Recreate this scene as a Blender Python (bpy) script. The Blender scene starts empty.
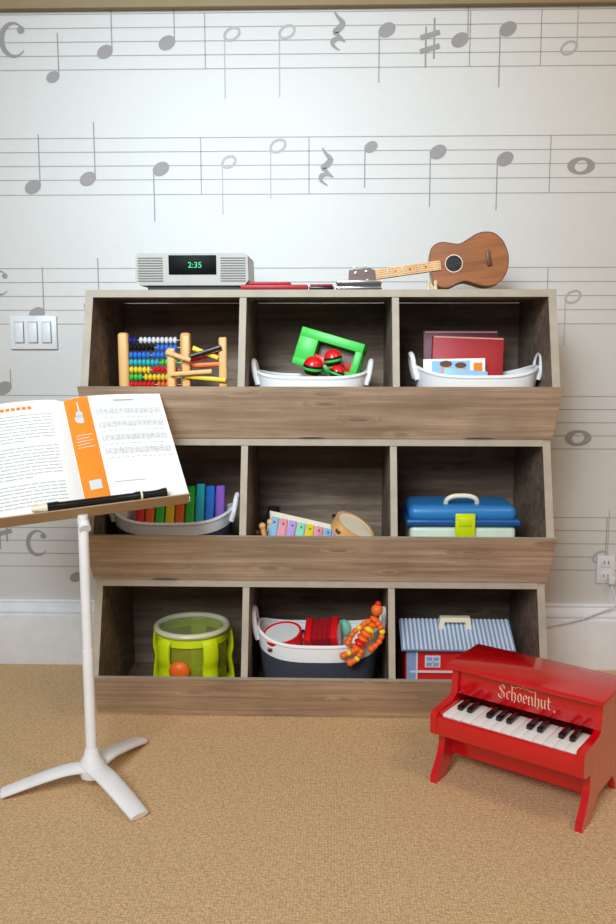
import bpy, bmesh, math, random
from mathutils import Matrix, Vector
random.seed(4)
sc = bpy.context.scene
COL = sc.collection
try:
    sc.view_settings.view_transform = 'Standard'
    sc.view_settings.look = 'None'
except Exception:
    pass
rad = math.radians
# ------------------------------------------------------------------ camera
FPX = 860.0
CAM = Vector((0.031, -2.379, 0.927))
TILT, YAW = rad(8.07), rad(1.6)
cd = bpy.data.cameras.new('camera')
cam = bpy.data.objects.new('camera', cd)
COL.objects.link(cam)
cd.sensor_fit = 'VERTICAL'
cd.sensor_height = 36
cd.sensor_width = 24
cd.lens = 36 * FPX / 924
cd.clip_start = 0.02
cam.location = CAM
cam.rotation_euler = (math.pi / 2 - TILT, 0, YAW)
sc.camera = cam
RM = cam.rotation_euler.to_matrix()
def ray(px, py):
    return RM @ Vector(((px - 308) / FPX, -(py - 462) / FPX, -1))
def S(px, py, y):
    """survey: world x,z of a measured point on the vertical plane at depth y"""
    d = ray(px, py); t = (y - CAM.y) / d.y
    p = CAM + d * t
    return p.x, p.z
def F(px, py, z=0.0):
    """survey: world x,y of a measured point on the horizontal plane z"""
    d = ray(px, py); t = (z - CAM.z) / d.z
    p = CAM + d * t
    return p.x, p.y
# ------------------------------------------------------------------ materials
def lin(c):
    o = []
    for v in c:
        v = v / 255.0
        o.append(v / 12.92 if v <= 0.04045 else ((v + 0.055) / 1.055) ** 2.4)
    return (o[0], o[1], o[2], 1)
def mul(c, k):
    return (min(1, c[0] * k), min(1, c[1] * k), min(1, c[2] * k), 1)
def base(name):
    m = bpy.data.materials.new(name); m.use_nodes = True
    n = m.node_tree.nodes; l = m.node_tree.links
    return m, n, l, n['Principled BSDF']
def mat(name, c, rough=.5, metal=0, var=.12, scale=30, bump=0, coat=0, emit=0, alpha=1, trans=0, bscale=None, spec=None):
    m, n, l, b = base(name)
    c = lin(c)
    tc = n.new('ShaderNodeTexCoord'); nz = n.new('ShaderNodeTexNoise')
    nz.inputs['Scale'].default_value = scale
    nz.inputs['Detail'].default_value = 4
    l.new(tc.outputs['Object'], nz.inputs['Vector'])
    mx = n.new('ShaderNodeMix'); mx.data_type = 'RGBA'
    mx.inputs[6].default_value = mul(c, 1 - var); mx.inputs[7].default_value = mul(c, 1 + var * .7)
    l.new(nz.outputs['Fac'], mx.inputs[0]); l.new(mx.outputs[2], b.inputs['Base Color'])
    b.inputs['Roughness'].default_value = rough; b.inputs['Metallic'].default_value = metal
    if spec is not None: b.inputs['Specular IOR Level'].default_value = spec
    if coat: b.inputs['Coat Weight'].default_value = coat; b.inputs['Coat Roughness'].default_value = .08
    if emit:
        b.inputs['Emission Color'].default_value = c; b.inputs['Emission Strength'].default_value = emit
    if trans:
        b.inputs['Transmission Weight'].default_value = trans; b.inputs['IOR'].default_value = 1.15
    if alpha < 1: b.inputs['Alpha'].default_value = alpha
    if bump:
        nb = n.new('ShaderNodeTexNoise'); nb.inputs['Scale'].default_value = bscale or 300
        l.new(tc.outputs['Object'], nb.inputs['Vector'])
        bp = n.new('ShaderNodeBump'); bp.inputs['Strength'].default_value = bump; bp.inputs['Distance'].default_value = .002
        l.new(nb.outputs['Fac'], bp.inputs['Height']); l.new(bp.outputs['Normal'], b.inputs['Normal'])
    return m
def wood(name, c1, c2, sc_=(1.5, 30, 30), rough=.6, c3=None, knots=False, blotch=.25):
    m, n, l, b = base(name)
    tc = n.new('ShaderNodeTexCoord'); mp = n.new('ShaderNodeMapping'); mp.inputs['Scale'].default_value = sc_
    l.new(tc.outputs['Object'], mp.inputs['Vector'])
    vec = mp.outputs['Vector']
    vd = None
    if knots:
        # knots: grain lines bend around scattered dark spots
        m2 = n.new('ShaderNodeMapping'); m2.inputs['Scale'].default_value = (4.4, 17, 17)
        l.new(tc.outputs['Object'], m2.inputs['Vector'])
        v = n.new('ShaderNodeTexVoronoi'); v.inputs['Scale'].default_value = 1; l.new(m2.outputs['Vector'], v.inputs['Vector'])
        vd = v.outputs['Distance']
        bend = n.new('ShaderNodeMapRange'); bend.inputs[1].default_value = 0; bend.inputs[2].default_value = .26; bend.inputs[3].default_value = .9; bend.inputs[4].default_value = 0
        l.new(vd, bend.inputs[0])
        cb = n.new('ShaderNodeCombineXYZ'); l.new(bend.outputs[0], cb.inputs[1]); l.new(bend.outputs[0], cb.inputs[2])
        va = n.new('ShaderNodeVectorMath'); l.new(vec, va.inputs[0]); l.new(cb.outputs[0], va.inputs[1]); vec = va.outputs[0]
    nz = n.new('ShaderNodeTexNoise'); nz.inputs['Scale'].default_value = 1.6; nz.inputs['Detail'].default_value = 9
    nz.inputs['Roughness'].default_value = .68; nz.inputs['Distortion'].default_value = .4
    l.new(vec, nz.inputs['Vector'])
    cr = n.new('ShaderNodeValToRGB')
    cr.color_ramp.elements[0].position = .3; cr.color_ramp.elements[0].color = lin(c1)
    cr.color_ramp.elements[1].position = .7; cr.color_ramp.elements[1].color = lin(c2)
    if c3:
        e = cr.color_ramp.elements.new(.5); e.color = lin(c3)
    l.new(nz.outputs['Fac'], cr.inputs['Fac'])
    out = cr.outputs['Color']
    n2 = n.new('ShaderNodeTexNoise'); n2.inputs['Scale'].default_value = 7; n2.inputs['Detail'].default_value = 5
    l.new(tc.outputs['Object'], n2.inputs['Vector'])
    mrb = n.new('ShaderNodeMapRange'); mrb.inputs[1].default_value = .35; mrb.inputs[2].default_value = .65; mrb.inputs[3].default_value = 1 - blotch; mrb.inputs[4].default_value = 1.05
    l.new(n2.outputs['Fac'], mrb.inputs[0])
    mx = n.new('ShaderNodeMix'); mx.data_type = 'RGBA'; mx.blend_type = 'MULTIPLY'
    mx.inputs[0].default_value = 1
    l.new(out, mx.inputs[6]); l.new(mrb.outputs[0], mx.inputs[7])
    out = mx.outputs[2]
    if knots:
        mr = n.new('ShaderNodeMapRange'); mr.inputs[1].default_value = .02; mr.inputs[2].default_value = .12; mr.inputs[3].default_value = .55; mr.inputs[4].default_value = 1
        l.new(vd, mr.inputs[0])
        m3 = n.new('ShaderNodeMix'); m3.data_type = 'RGBA'; m3.blend_type = 'MULTIPLY'; m3.inputs[0].default_value = 1
        l.new(out, m3.inputs[6]); l.new(mr.outputs[0], m3.inputs[7]); out = m3.outputs[2]
    l.new(out, b.inputs['Base Color'])
    b.inputs['Roughness'].default_value = rough
    bp = n.new('ShaderNodeBump'); bp.inputs['Strength'].default_value = .3; bp.inputs['Distance'].default_value = .0015
    l.new(nz.outputs['Fac'], bp.inputs['Height']); l.new(bp.outputs['Normal'], b.inputs['Normal'])
    return m
def carpet_mat():
    m, n, l, b = base('tan_loop_carpet')
    tc = n.new('ShaderNodeTexCoord')
    v = n.new('ShaderNodeTexVoronoi'); v.inputs['Scale'].default_value = 175; v.inputs['Randomness'].default_value = .45
    l.new(tc.outputs['Object'], v.inputs['Vector'])
    nz = n.new('ShaderNodeTexNoise'); nz.inputs['Scale'].default_value = 150; nz.inputs['Detail'].default_value = 2
    l.new(tc.outputs['Object'], nz.inputs['Vector'])
    cr = n.new('ShaderNodeValToRGB')
    cr.color_ramp.elements[0].position = .1; cr.color_ramp.elements[0].color = lin((240, 204, 156))
    cr.color_ramp.elements[1].position = .8; cr.color_ramp.elements[1].color = lin((196, 160, 116))
    l.new(v.outputs['Distance'], cr.inputs['Fac'])
    mx = n.new('ShaderNodeMix'); mx.data_type = 'RGBA'; mx.blend_type = 'MULTIPLY'; mx.inputs[0].default_value = .5
    l.new(cr.outputs['Color'], mx.inputs[6])
    mr = n.new('ShaderNodeMapRange'); mr.inputs[1].default_value = .35; mr.inputs[2].default_value = .65; mr.inputs[3].default_value = .72; mr.inputs[4].default_value = 1.1
    l.new(nz.outputs['Fac'], mr.inputs[0]); l.new(mr.outputs[0], mx.inputs[7])
    l.new(mx.outputs[2], b.inputs['Base Color'])
    b.inputs['Roughness'].default_value = .95
    ad = n.new('ShaderNodeMath'); ad.operation = 'SUBTRACT'
    l.new(nz.outputs['Fac'], ad.inputs[0]); l.new(v.outputs['Distance'], ad.inputs[1])
    bp = n.new('ShaderNodeBump'); bp.inputs['Strength'].default_value = .5; bp.inputs['Distance'].default_value = .003
    l.new(ad.outputs[0], bp.inputs['Height']); l.new(bp.outputs['Normal'], b.inputs['Normal'])
    return m
def wall_mat():
    m, n, l, b = base('grasscloth_wallpaper')
    tc = n.new('ShaderNodeTexCoord')
    mp = n.new('ShaderNodeMapping'); mp.inputs['Scale'].default_value = (30, 30, 260)
    l.new(tc.outputs['Object'], mp.inputs['Vector'])
    nz = n.new('ShaderNodeTexNoise'); nz.inputs['Scale'].default_value = 1; nz.inputs['Detail'].default_value = 3
    l.new(mp.outputs['Vector'], nz.inputs['Vector'])
    mx = n.new('ShaderNodeMix'); mx.data_type = 'RGBA'
    mx.inputs[6].default_value = lin((208, 206, 201)); mx.inputs[7].default_value = lin((217, 215, 211))
    l.new(nz.outputs['Fac'], mx.inputs[0]); l.new(mx.outputs[2], b.inputs['Base Color'])
    b.inputs['Roughness'].default_value = .6
    return m
WALL = wall_mat(); CARPET = carpet_mat()
INK = mat('grey_printed_note', (155, 150, 148), .7); INKL = mat('pale_printed_note', (180, 177, 173), .7)
LINE = mat('grey_staff_line', (162, 158, 155), .7)
TRIM = mat('white_trim_paint', (240, 242, 246), .45)
TAN = mat('tan_paint', (150, 130, 96), .7); TANW = mat('warm_tan_edge', (184, 154, 118), .6)
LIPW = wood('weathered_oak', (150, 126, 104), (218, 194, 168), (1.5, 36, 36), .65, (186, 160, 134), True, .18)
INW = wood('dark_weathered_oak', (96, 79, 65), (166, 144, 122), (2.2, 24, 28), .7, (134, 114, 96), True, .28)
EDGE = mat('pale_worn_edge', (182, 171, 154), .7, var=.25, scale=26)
WHITE = mat('white_plastic', (228, 230, 232), .4); WHITEP = mat('white_paint_metal', (248, 249, 252), .35, coat=.3)
CANVAS = mat('white_canvas', (252, 252, 252), .9, var=.02, bump=.4, bscale=500); DENIM = mat('charcoal_felt', (66, 70, 82), .95, bump=.5, bscale=500, var=.3, scale=200)
BLACK = mat('black_plastic', (18, 18, 20), .3); DARK = mat('dark_grey', (48, 48, 52), .6)
PINE = wood('honey_pine', (228, 164, 94), (248, 202, 132), (20, 20, 3), .45, blotch=.08); MAPLE = wood('light_maple', (224, 184, 132), (246, 218, 170), (4, 20, 20), .4, blotch=.08)
RED = mat('red_paint', (232, 26, 32), .3, coat=.3); ORANGE = mat('orange_paint', (254, 112, 30), .4); YELLOW = mat('yellow_paint', (255, 218, 48), .4)
GREEN = mat('green_paint', (60, 206, 70), .4); BLUE = mat('blue_paint', (44, 124, 226), .35); TEAL = mat('teal_paint', (38, 192, 206), .4); PURPLE = mat('purple_paint', (150, 98, 206), .4)
NAVY = mat('navy_paint', (25, 40, 140), .4); LIME = mat('lime_plastic', (216, 234, 20), .3); PINK = mat('pink_paint', (250, 160, 180), .4)
MINT = mat('mint_paint', (150, 234, 204), .4); SKYB = mat('pale_blue_paint', (150, 204, 244), .4); CREAM = mat('cream_plastic', (246, 238, 214), .4)
LILAC = mat('lilac_paint', (198, 168, 238), .4)
PIANO = mat('glossy_red_lacquer', (212, 6, 18), .15, coat=.8, var=.05)
GOLD = mat('gold_lettering', (250, 224, 190), .45)
KEYW = mat('white_key_plastic', (248, 248, 244), .25); KEYB = mat('black_key_plastic', (12, 12, 14), .2, coat=.3)
CHROME = mat('brushed_chrome', (205, 205, 210), .25, 1)
MAHO = wood('mahogany_top', (128, 70, 30), (176, 108, 54), (3, 30, 30), .35, blotch=.1); MAHOS = wood('mahogany_side', (160, 86, 36), (200, 120, 58), (3, 20, 20), .3, blotch=.1)
DKW = wood('dark_headstock_wood', (80, 44, 24), (112, 68, 38), (5, 20, 20), .4, blotch=.1)
PAPER = mat('white_paper', (252, 252, 250), .8, var=.03); PRINT = mat('grey_print', (176, 176, 180), .8); PORANGE = mat('orange_print', (250, 144, 32), .7)
SILVER = mat('silver_cream_plastic', (176, 173, 164), .4); GRILLE = mat('grille_slot', (104, 102, 96), .6)
DISP = mat('black_display_glass', (6, 9, 9), .5, spec=.1); LCD = mat('green_led', (44, 190, 120), .5, emit=.5)
# ------------------------------------------------------------------ mesh builder
I4 = Matrix.Identity(4)
YZX = Matrix(((0, 0, 1, 0), (1, 0, 0, 0), (0, 1, 0, 0), (0, 0, 0, 1)))
XZ = Matrix(((1, 0, 0, 0), (0, 0, -1, 0), (0, 1, 0, 0), (0, 0, 0, 1)))
def Tr(x, y, z): return Matrix.Translation((x, y, z))
def Rx(d): return Matrix.Rotation(rad(d), 4, 'X')
def Ry(d): return Matrix.Rotation(rad(d), 4, 'Y')
def Rz(d): return Matrix.Rotation(rad(d), 4, 'Z')
class MB:
    def __init__(s, *mats):
        s.v = []; s.f = []; s.m = []; s.mats = list(mats)
    def mi(s, m):
        if isinstance(m, int): return m
        if m not in s.mats: s.mats.append(m)
        return s.mats.index(m)
    def add(s, vs, fs, m=0, T=None):
        o = len(s.v)
        for p in vs:
            p = Vector(p)
            s.v.append(T @ p if T else p)
        for i, f in enumerate(fs):
            s.f.append([o + k for k in f])
            s.m.append(s.mi(m[i] if isinstance(m, list) else m))
        return s
    def box(s, c, d, m=0, T=None, bev=0, front=None, seg=2):
        bm = bmesh.new(); bmesh.ops.create_cube(bm, size=1)
        for v in bm.verts: v.co = Vector((v.co.x * d[0], v.co.y * d[1], v.co.z * d[2]))
        if bev: bmesh.ops.bevel(bm, geom=bm.edges[:], offset=bev, segments=seg, affect='EDGES', profile=.5)
        bm.normal_update(); bm.verts.index_update()
        ms = [(front if (front is not None and f.normal.y < -.7) else m) for f in bm.faces]
        vs = [v.co + Vector(c) for v in bm.verts]; fs = [[v.index for v in f.verts] for f in bm.faces]
        bm.free()
        return s.add(vs, fs, ms, T)
    def lathe(s, prof, m=0, seg=32, T=None, sx=1, sy=1):
        vs = []; fs = []; ms = []
        rings = []
        for r, z in prof:
            if r < 1e-6:
                rings.append([len(vs)]); vs.append((0, 0, z))
            else:
                rings.append(list(range(len(vs), len(vs) + seg)))
                for i in range(seg):
                    a = 2 * math.pi * i / seg
                    vs.append((r * math.cos(a) * sx, r * math.sin(a) * sy, z))
        for k in range(len(rings) - 1):
            A, B = rings[k], rings[k + 1]
            mm = m[k] if isinstance(m, list) else m
            for i in range(seg):
                j = (i + 1) % seg
                if len(A) == 1 and len(B) == 1: continue
                if len(A) == 1: fs.append([A[0], B[j], B[i]])
                elif len(B) == 1: fs.append([A[i], A[j], B[0]])
                else: fs.append([A[i], A[j], B[j], B[i]])
                ms.append(mm)
        return s.add(vs, fs, ms, T)
    def cyl(s, p0, p1, r, m=0, seg=16, r1=None, T=None):
        p0 = Vector(p0); p1 = Vector(p1); d = p1 - p0
        q = Vector((0, 0, 1)).rotation_difference(d).to_matrix().to_4x4()
        TT = Matrix.Translation(p0) @ q
        if T: TT = T @ TT
        r1 = r if r1 is None else r1
        return s.lathe([(0, 0), (r, 0), (r1, d.length), (0, d.length)], m, seg, TT)
    def sph(s, c, r, m=0, seg=16, T=None, sc_=(1, 1, 1), n=8):
        prof = [(r * math.sin(math.pi * i / n), -r * math.cos(math.pi * i / n)) for i in range(n + 1)]
        prof[0] = (0, -r); prof[-1] = (0, r)
        TT = Tr(*c) @ Matrix.Diagonal((*sc_, 1))
        if T: TT = T @ TT
        return s.lathe(prof, m, seg, TT)
    def torus(s, R, r, m=0, seg=36, n=10, T=None, sx=1, sy=1):
        prof = [(R + r * math.cos(2 * math.pi * i / n), r * math.sin(2 * math.pi * i / n)) for i in range(n + 1)]
        return s.lathe(prof, m, seg, T, sx, sy)
    def tube(s, pts, r, m=0, seg=10, T=None, sx=1, sy=1, up=None):
        pts = [Vector(p) for p in pts]; n = len(pts)
        vs = []; fs = []; prev = None
        for i, p in enumerate(pts):
            t = (pts[min(i + 1, n - 1)] - pts[max(i - 1, 0)]).normalized()
            if up is not None: a = Vector(up)
            elif prev is None: a = Vector((0, 0, 1)) if abs(t.z) < .9 else Vector((0, 1, 0))
            else: a = prev
            a = (a - t * a.dot(t)).normalized(); prev = a
            b = t.cross(a)
            rr = r[i] if isinstance(r, (list, tuple)) else r
            for k in range(seg):
                g = 2 * math.pi * k / seg
                vs.append(p + a * math.cos(g) * rr * sx + b * math.sin(g) * rr * sy)
        for i in range(n - 1):
            for k in range(seg):
                j = (k + 1) % seg
                fs.append([i * seg + k, i * seg + j, (i + 1) * seg + j, (i + 1) * seg + k])
        fs.append(list(range(seg))[::-1]); fs.append([(n - 1) * seg + k for k in range(seg)])
        return s.add(vs, fs, m, T)
    def prism(s, poly, t, m=0, T=None, em=None):
        n = len(poly)
        vs = [(x, y, 0) for x, y in poly] + [(x, y, t) for x, y in poly]
        fs = [list(range(n))[::-1], list(range(n, 2 * n))]; ms = [m, m]
        for i in range(n):
            j = (i + 1) % n
            fs.append([i, j, n + j, n + i])
            e = em[i] if isinstance(em, list) else em
            ms.append(m if e is None else e)
        return s.add(vs, fs, ms, T)
    def flat(s, poly, m=0, T=None):
        return s.add([(x, y, 0) for x, y in poly], [list(range(len(poly)))], m, T)
    def stroke(s, pts, w, m=0, T=None, closed=False):
        n = len(pts); L = []; R = []
        for i in range(n):
            if closed: a = pts[(i - 1) % n]; b = pts[(i + 1) % n]
            else: a = pts[max(i - 1, 0)]; b = pts[min(i + 1, n - 1)]
            dx, dy = b[0] - a[0], b[1] - a[1]; q = math.hypot(dx, dy) or 1
            ww = (w[i] if isinstance(w, (list, tuple)) else w) / 2
            L.append((pts[i][0] - dy / q * ww, pts[i][1] + dx / q * ww, 0)); R.append((pts[i][0] + dy / q * ww, pts[i][1] - dx / q * ww, 0))
        fs = []
        for i in range(n if closed else n - 1):
            j = (i + 1) % n
            fs.append([n + i, n + j, j, i])
        return s.add(L + R, fs, m, T)
    def nib(s, pts, w, ang, m=0, T=None):
        """broad-nib pen stroke for blackletter writing"""
        nx, ny = w / 2 * math.cos(rad(ang)), w / 2 * math.sin(rad(ang))
        for i in range(len(pts) - 1):
            a, b = pts[i], pts[i + 1]; z = .00004 * (i % 3)
            s.add([(a[0] - nx, a[1] - ny, z), (b[0] - nx, b[1] - ny, z), (b[0] + nx, b[1] + ny, z), (a[0] + nx, a[1] + ny, z)], [[0, 1, 2, 3]], m, T)
            hx, hy = -ny * .3, nx * .3
            s.add([(a[0] - nx - hx, a[1] - ny - hy, z), (a[0] + nx - hx, a[1] + ny - hy, z), (a[0] + nx + hx, a[1] + ny + hy, z), (a[0] - nx + hx, a[1] - ny + hy, z)], [[0, 1, 2, 3]], m, T)
        return s
    def text(s, body, size, m=0, T=None, ext=.0004, shear=0, sx=1, bold=0):
        c = bpy.data.curves.new('t', 'FONT'); c.body = body; c.size = size; c.extrude = ext
        c.align_x = 'CENTER'; c.align_y = 'CENTER'; c.shear = shear; c.offset = bold
        o = bpy.data.objects.new('t', c); COL.objects.link(o)
        bpy.context.view_layer.update()
        dg = bpy.context.evaluated_depsgraph_get()
        me = bpy.data.meshes.new_from_object(o.evaluated_get(dg))
        TT = (T or I4) @ Matrix.Diagonal((sx, 1, 1, 1))
        s.add([v.co.copy() for v in me.vertices], [list(p.vertices) for p in me.polygons], m, TT)
        bpy.data.objects.remove(o); bpy.data.meshes.remove(me); bpy.data.curves.remove(c)
        return s
    def obj(s, name, parent=None, label=None, **kw):
        me = bpy.data.meshes.new(name)
        me.from_pydata([tuple(v) for v in s.v], [], s.f)
        for m in s.mats: me.materials.append(m)
        for p, i in zip(me.polygons, s.m): p.material_index = i; p.use_smooth = True
        me.update()
        try: me.set_sharp_from_angle(angle=rad(38))
        except Exception: pass
        o = bpy.data.objects.new(name, me); COL.objects.link(o)
        if parent: o.parent = parent
        if label: o['label'] = label
        for k, v in kw.items(): o[k] = v
        return o
def thing(name, label, cat, T=I4, group=None):
    e = bpy.data.objects.new(name, None); COL.objects.link(e)
    e.empty_display_size = .05
    if not isinstance(T, Matrix): T = Tr(*T)
    e.matrix_world = T
    e['label'] = label; e['category'] = cat
    if group: e['group'] = group
    return e
def ell(cx, cy, rx, ry, a=0, n=28):
    ca, sa = math.cos(rad(a)), math.sin(rad(a)); o = []
    for i in range(n):
        g = 2 * math.pi * i / n; x, y = rx * math.cos(g), ry * math.sin(g)
        o.append((cx + x * ca - y * sa, cy + x * sa + y * ca))
    return o
def spl(pts, k=6, closed=False):
    out = []; n = len(pts); P = [Vector(p) for p in pts]
    rng = range(n if closed else n - 1)
    for i in rng:
        if closed: a, b, c, d = P[(i - 1) % n], P[i], P[(i + 1) % n], P[(i + 2) % n]
        else: a, b, c, d = P[max(i - 1, 0)], P[i], P[i + 1], P[min(i + 2, n - 1)]
        for j in range(k):
            t = j / k
            out.append(.5 * ((2 * b) + (c - a) * t + (2 * a - 5 * b + 4 * c - d) * t * t + (3 * b - a - 3 * c + d) * t ** 3))
    if not closed: out.append(P[-1])
    return out
# ------------------------------------------------------------------ room
f = MB(CARPET); f.add([(-3, -4.2, 0), (3, -4.2, 0), (3, 0, 0), (-3, 0, 0), (-3, -4.2, -.05), (3, -4.2, -.05), (3, 0, -.05), (-3, 0, -.05)], [[0, 1, 2, 3], [7, 6, 5, 4], [0, 4, 5, 1], [1, 5, 6, 2], [2, 6, 7, 3], [3, 7, 4, 0]])
f.obj('floor', kind='structure')
w = MB(WALL, INK, INKL, LINE)
w.box((0, .05, 1.2), (6, .1, 2.4))
def WT(z): return Tr(0, -z, 0) @ XZ
PXM = 2.62e-3
def P(px, py): return S(px, py, 0)
ROWS = [(300, [12, 26, 40, 54, 68]), (300, [137, 151, 165, 179, 194]), (300, [268, 282, 296, 310, 324]), (300, [396, 409, 422, 435, 448]), (300, [516, 529, 542, 555, 568])]
for cx, ys in ROWS:
    for y in ys:
        z = P(300, y)[1]
        w.stroke([(-2.9, z), (2.9, z)], .0023, LINE, WT(.0005))
for x, r in [(205, 0), (541, 0), (-40, 0), (201, 1), (309, 1), (550, 1), (547, 2), (546, 3), (606, 4), (-30, 2), (470, 0)]:
    ys = ROWS[r][1]; X = P(x, ys[2])[0]
    w.stroke([(X, P(300, ys[0])[1]), (X, P(300, ys[-1])[1])], .0028, LINE, WT(.0005))
def note(px, py, kind='f', up=True, stem=52, s=1.0):
    x, z = P(px, py); u = PXM
    if kind == 'f': w.flat(ell(x, z, 9.0 * u * s, 6.6 * u * s, 28), INK, WT(.0010))
    elif kind == 'h':
        w.stroke(ell(x, z, 8 * u * s, 5.4 * u * s, 28), 2.6 * u, INKL, WT(.0010), True)
    else:
        n = 32; o_ = ell(x, z, 14 * u, 8.5 * u, 0, n); i_ = ell(x, z, 6.5 * u, 5.2 * u, 25, n)
        w.add([(a, b, 0) for a, b in o_] + [(a, b, 0) for a, b in i_], [[k, (k + 1) % n, n + (k + 1) % n, n + k] for k in range(n)], INK, WT(.0010))
        return
    sx = x + (7.6 if up else -7.6) * u * s; d = stem * u * (1 if up else -1)
    w.stroke([(sx, z), (sx, z + d)], 1.2 * u, INK if kind == 'f' else INKL, WT(.0007))
def rest(px, py):
    u = PXM * .92; x, z = P(px, py)
    pts = [(-4, 19), (0, 13), (5, 7), (2, 2), (-3, -2), (1, -6), (8, -12)]
    ws = [1.5, 3.6, 6, 7.2, 6, 3.6, 1.5]
    a = spl([(p[0], p[1], q) for p, q in zip(pts, ws)], 5)
    w.stroke([(x + p.x * u, z + p.y * u) for p in a], [p.z * u for p in a], INK, WT(.0010))
    pts = [(8, -12), (1, -9), (-5, -11), (-5, -16), (2, -21)]; ws = [1.5, 4, 5.6, 3.6, 1]
    a = spl([(p[0], p[1], q) for p, q in zip(pts, ws)], 5)
    w.stroke([(x + p.x * u, z + p.y * u) for p in a], [p.z * u for p in a], INK, WT(.0013))
def sharp(px, py):
    u = PXM * .92; x, z = P(px, py)
    for dx in (-4.5, 4.5): w.stroke([(x + dx * u, z - 22 * u + dx * u), (x + dx * u, z + 20 * u + dx * u)], 2.0 * u, INK, WT(.0010))
    for dz in (-7, 7): w.stroke([(x - 10.5 * u, z + (dz - 3) * u), (x + 10.5 * u, z + (dz + 3) * u)], 5.4 * u, INK, WT(.0012))
def csym(px, py, s=1):
    u = PXM * s; x, z = P(px, py); pts = []; ws = []
    for i in range(26):
        a = rad(45 + i * 275 / 25); pts.append((x + 12 * u * math.cos(a), z + 15 * u * math.sin(a))); ws.append((1.2 + 4.2 * math.sin(math.pi * i / 25) ** 1.5) * u)
    w.stroke(pts, ws, INK, WT(.0010)); w.flat(ell(x + 7 * u, z + 9 * u, 3.6 * u, 3.6 * u), INK, WT(.0013))
csym(14, 40, 1.05)
note(53, 77, 'f', True, 42, .8); note(105, 52, 'f', True, 62, .95); note(167, 43, 'f', True, 60); note(232, 34, 'h', False, 62); note(287, 32, 'h', False, 62)
rest(338, 30); note(387, 30, 'f', False, 50); sharp(430, 42); note(460, 40, 'f', True, 48); note(508, 29, 'f', False, 55); note(569, 48, 'h', True, 52)
note(33, 187, 'f', True, 52); note(88, 179, 'f', True, 56); note(161, 169, 'f', False, 52); note(229, 162, 'h', False, 52, .9); note(278, 146, 'h', False, 52)
rest(326, 166); note(371, 147, 'f', False, 40, .8); note(438, 152, 'f', False, 54); note(505, 159, 'f', False, 50); note(581, 166, 'w')
note(37, 314, 'f', True, 48); note(92, 305, 'f', True, 48); note(573, 297, 'h', False, 50); csym(0, 283, .8)
note(578, 438, 'w'); note(600, 557, 'h', True, 52); sharp(3, 527); csym(38, 543, .9); note(76, 577, 'f', True, 50, .8); note(4, 388, 'f', True, 20)
w.obj('wall_back', kind='structure')
bb = MB(TRIM)
bb.prism([(0, 0), (0, .19), (-.012, .19), (-.015, .184), (-.011, .179), (-.019, .171), (-.025, .160), (-.025, .155), (-.018, .151), (-.018, .148), (-.026, .144), (-.026, .004), (-.024, 0)], 6, 0, Tr(-3, -.0005, 0) @ YZX)
bb.obj('baseboard_back', kind='structure')
zt = S(300, 6, -.02)[1]
t = MB(TAN); t.box((0, -.012, zt + .045), (6, .022, .09), bev=.003); t.obj('trim_1', kind='structure')
# light switch
sx, sz = P(34.5, 332.5)
sw = thing('light_switch', 'white three gang rocker light switch plate on the wall', 'light switch', (sx, 0, sz))
MB(WHITE).box((0, -.006, 0), (.130, .009, .092), bev=.003).obj('switch_plate', sw)
for i in (-1, 0, 1):
    q = MB(WHITE, GRILLE); q.box((i * .038, -.0115, 0), (.026, .002, .058), 1); q.box((i * .038, -.0138, 0), (.0235, .005, .055), 0, Tr(0, 0, 0), bev=.0015); q.obj('rocker', sw)
# outlet + cord
ox, oz = P(605, 569)
ou = thing('wall_outlet', 'white duplex wall outlet near the baseboard', 'outlet', (ox, 0, oz))
MB(WHITE).box((0, -.004, 0), (.05, .006, .08), bev=.002).obj('outlet_plate', ou)
for dz in (-.019, .019):
    q = MB(WHITE, DARK); q.box((0, -.008, dz), (.027, .003, .024), bev=.001)
    for dx in (-.006, .006): q.box((dx, -.0098, dz + .002), (.002, .001, .009), 1)
    q.obj('receptacle', ou)
cp = [P(609, 580), P(611, 600), P(600, 607), P(575, 616), P(552, 621), P(540, 623)]
c3 = [(cp[0][0], -.012, cp[0][1]), (cp[1][0], -.04, cp[1][1])] + [(a, -.034, b) for a, b in cp[2:]]
pc = thing('power_cord', 'thin white power cord running from the outlet', 'cord', (ox, -.02, oz))
q = MB(WHITE); q.tube([Vector(p) - Vector((ox, -.02, oz)) for p in spl(c3, 8)], .0025, seg=8); q.obj('cord', pc)
q = MB(WHITE); q.box((c3[0][0] - ox, 0, c3[0][2] - oz + .005), (.018, .018, .022), bev=.003); q.obj('plug', pc)
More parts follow.
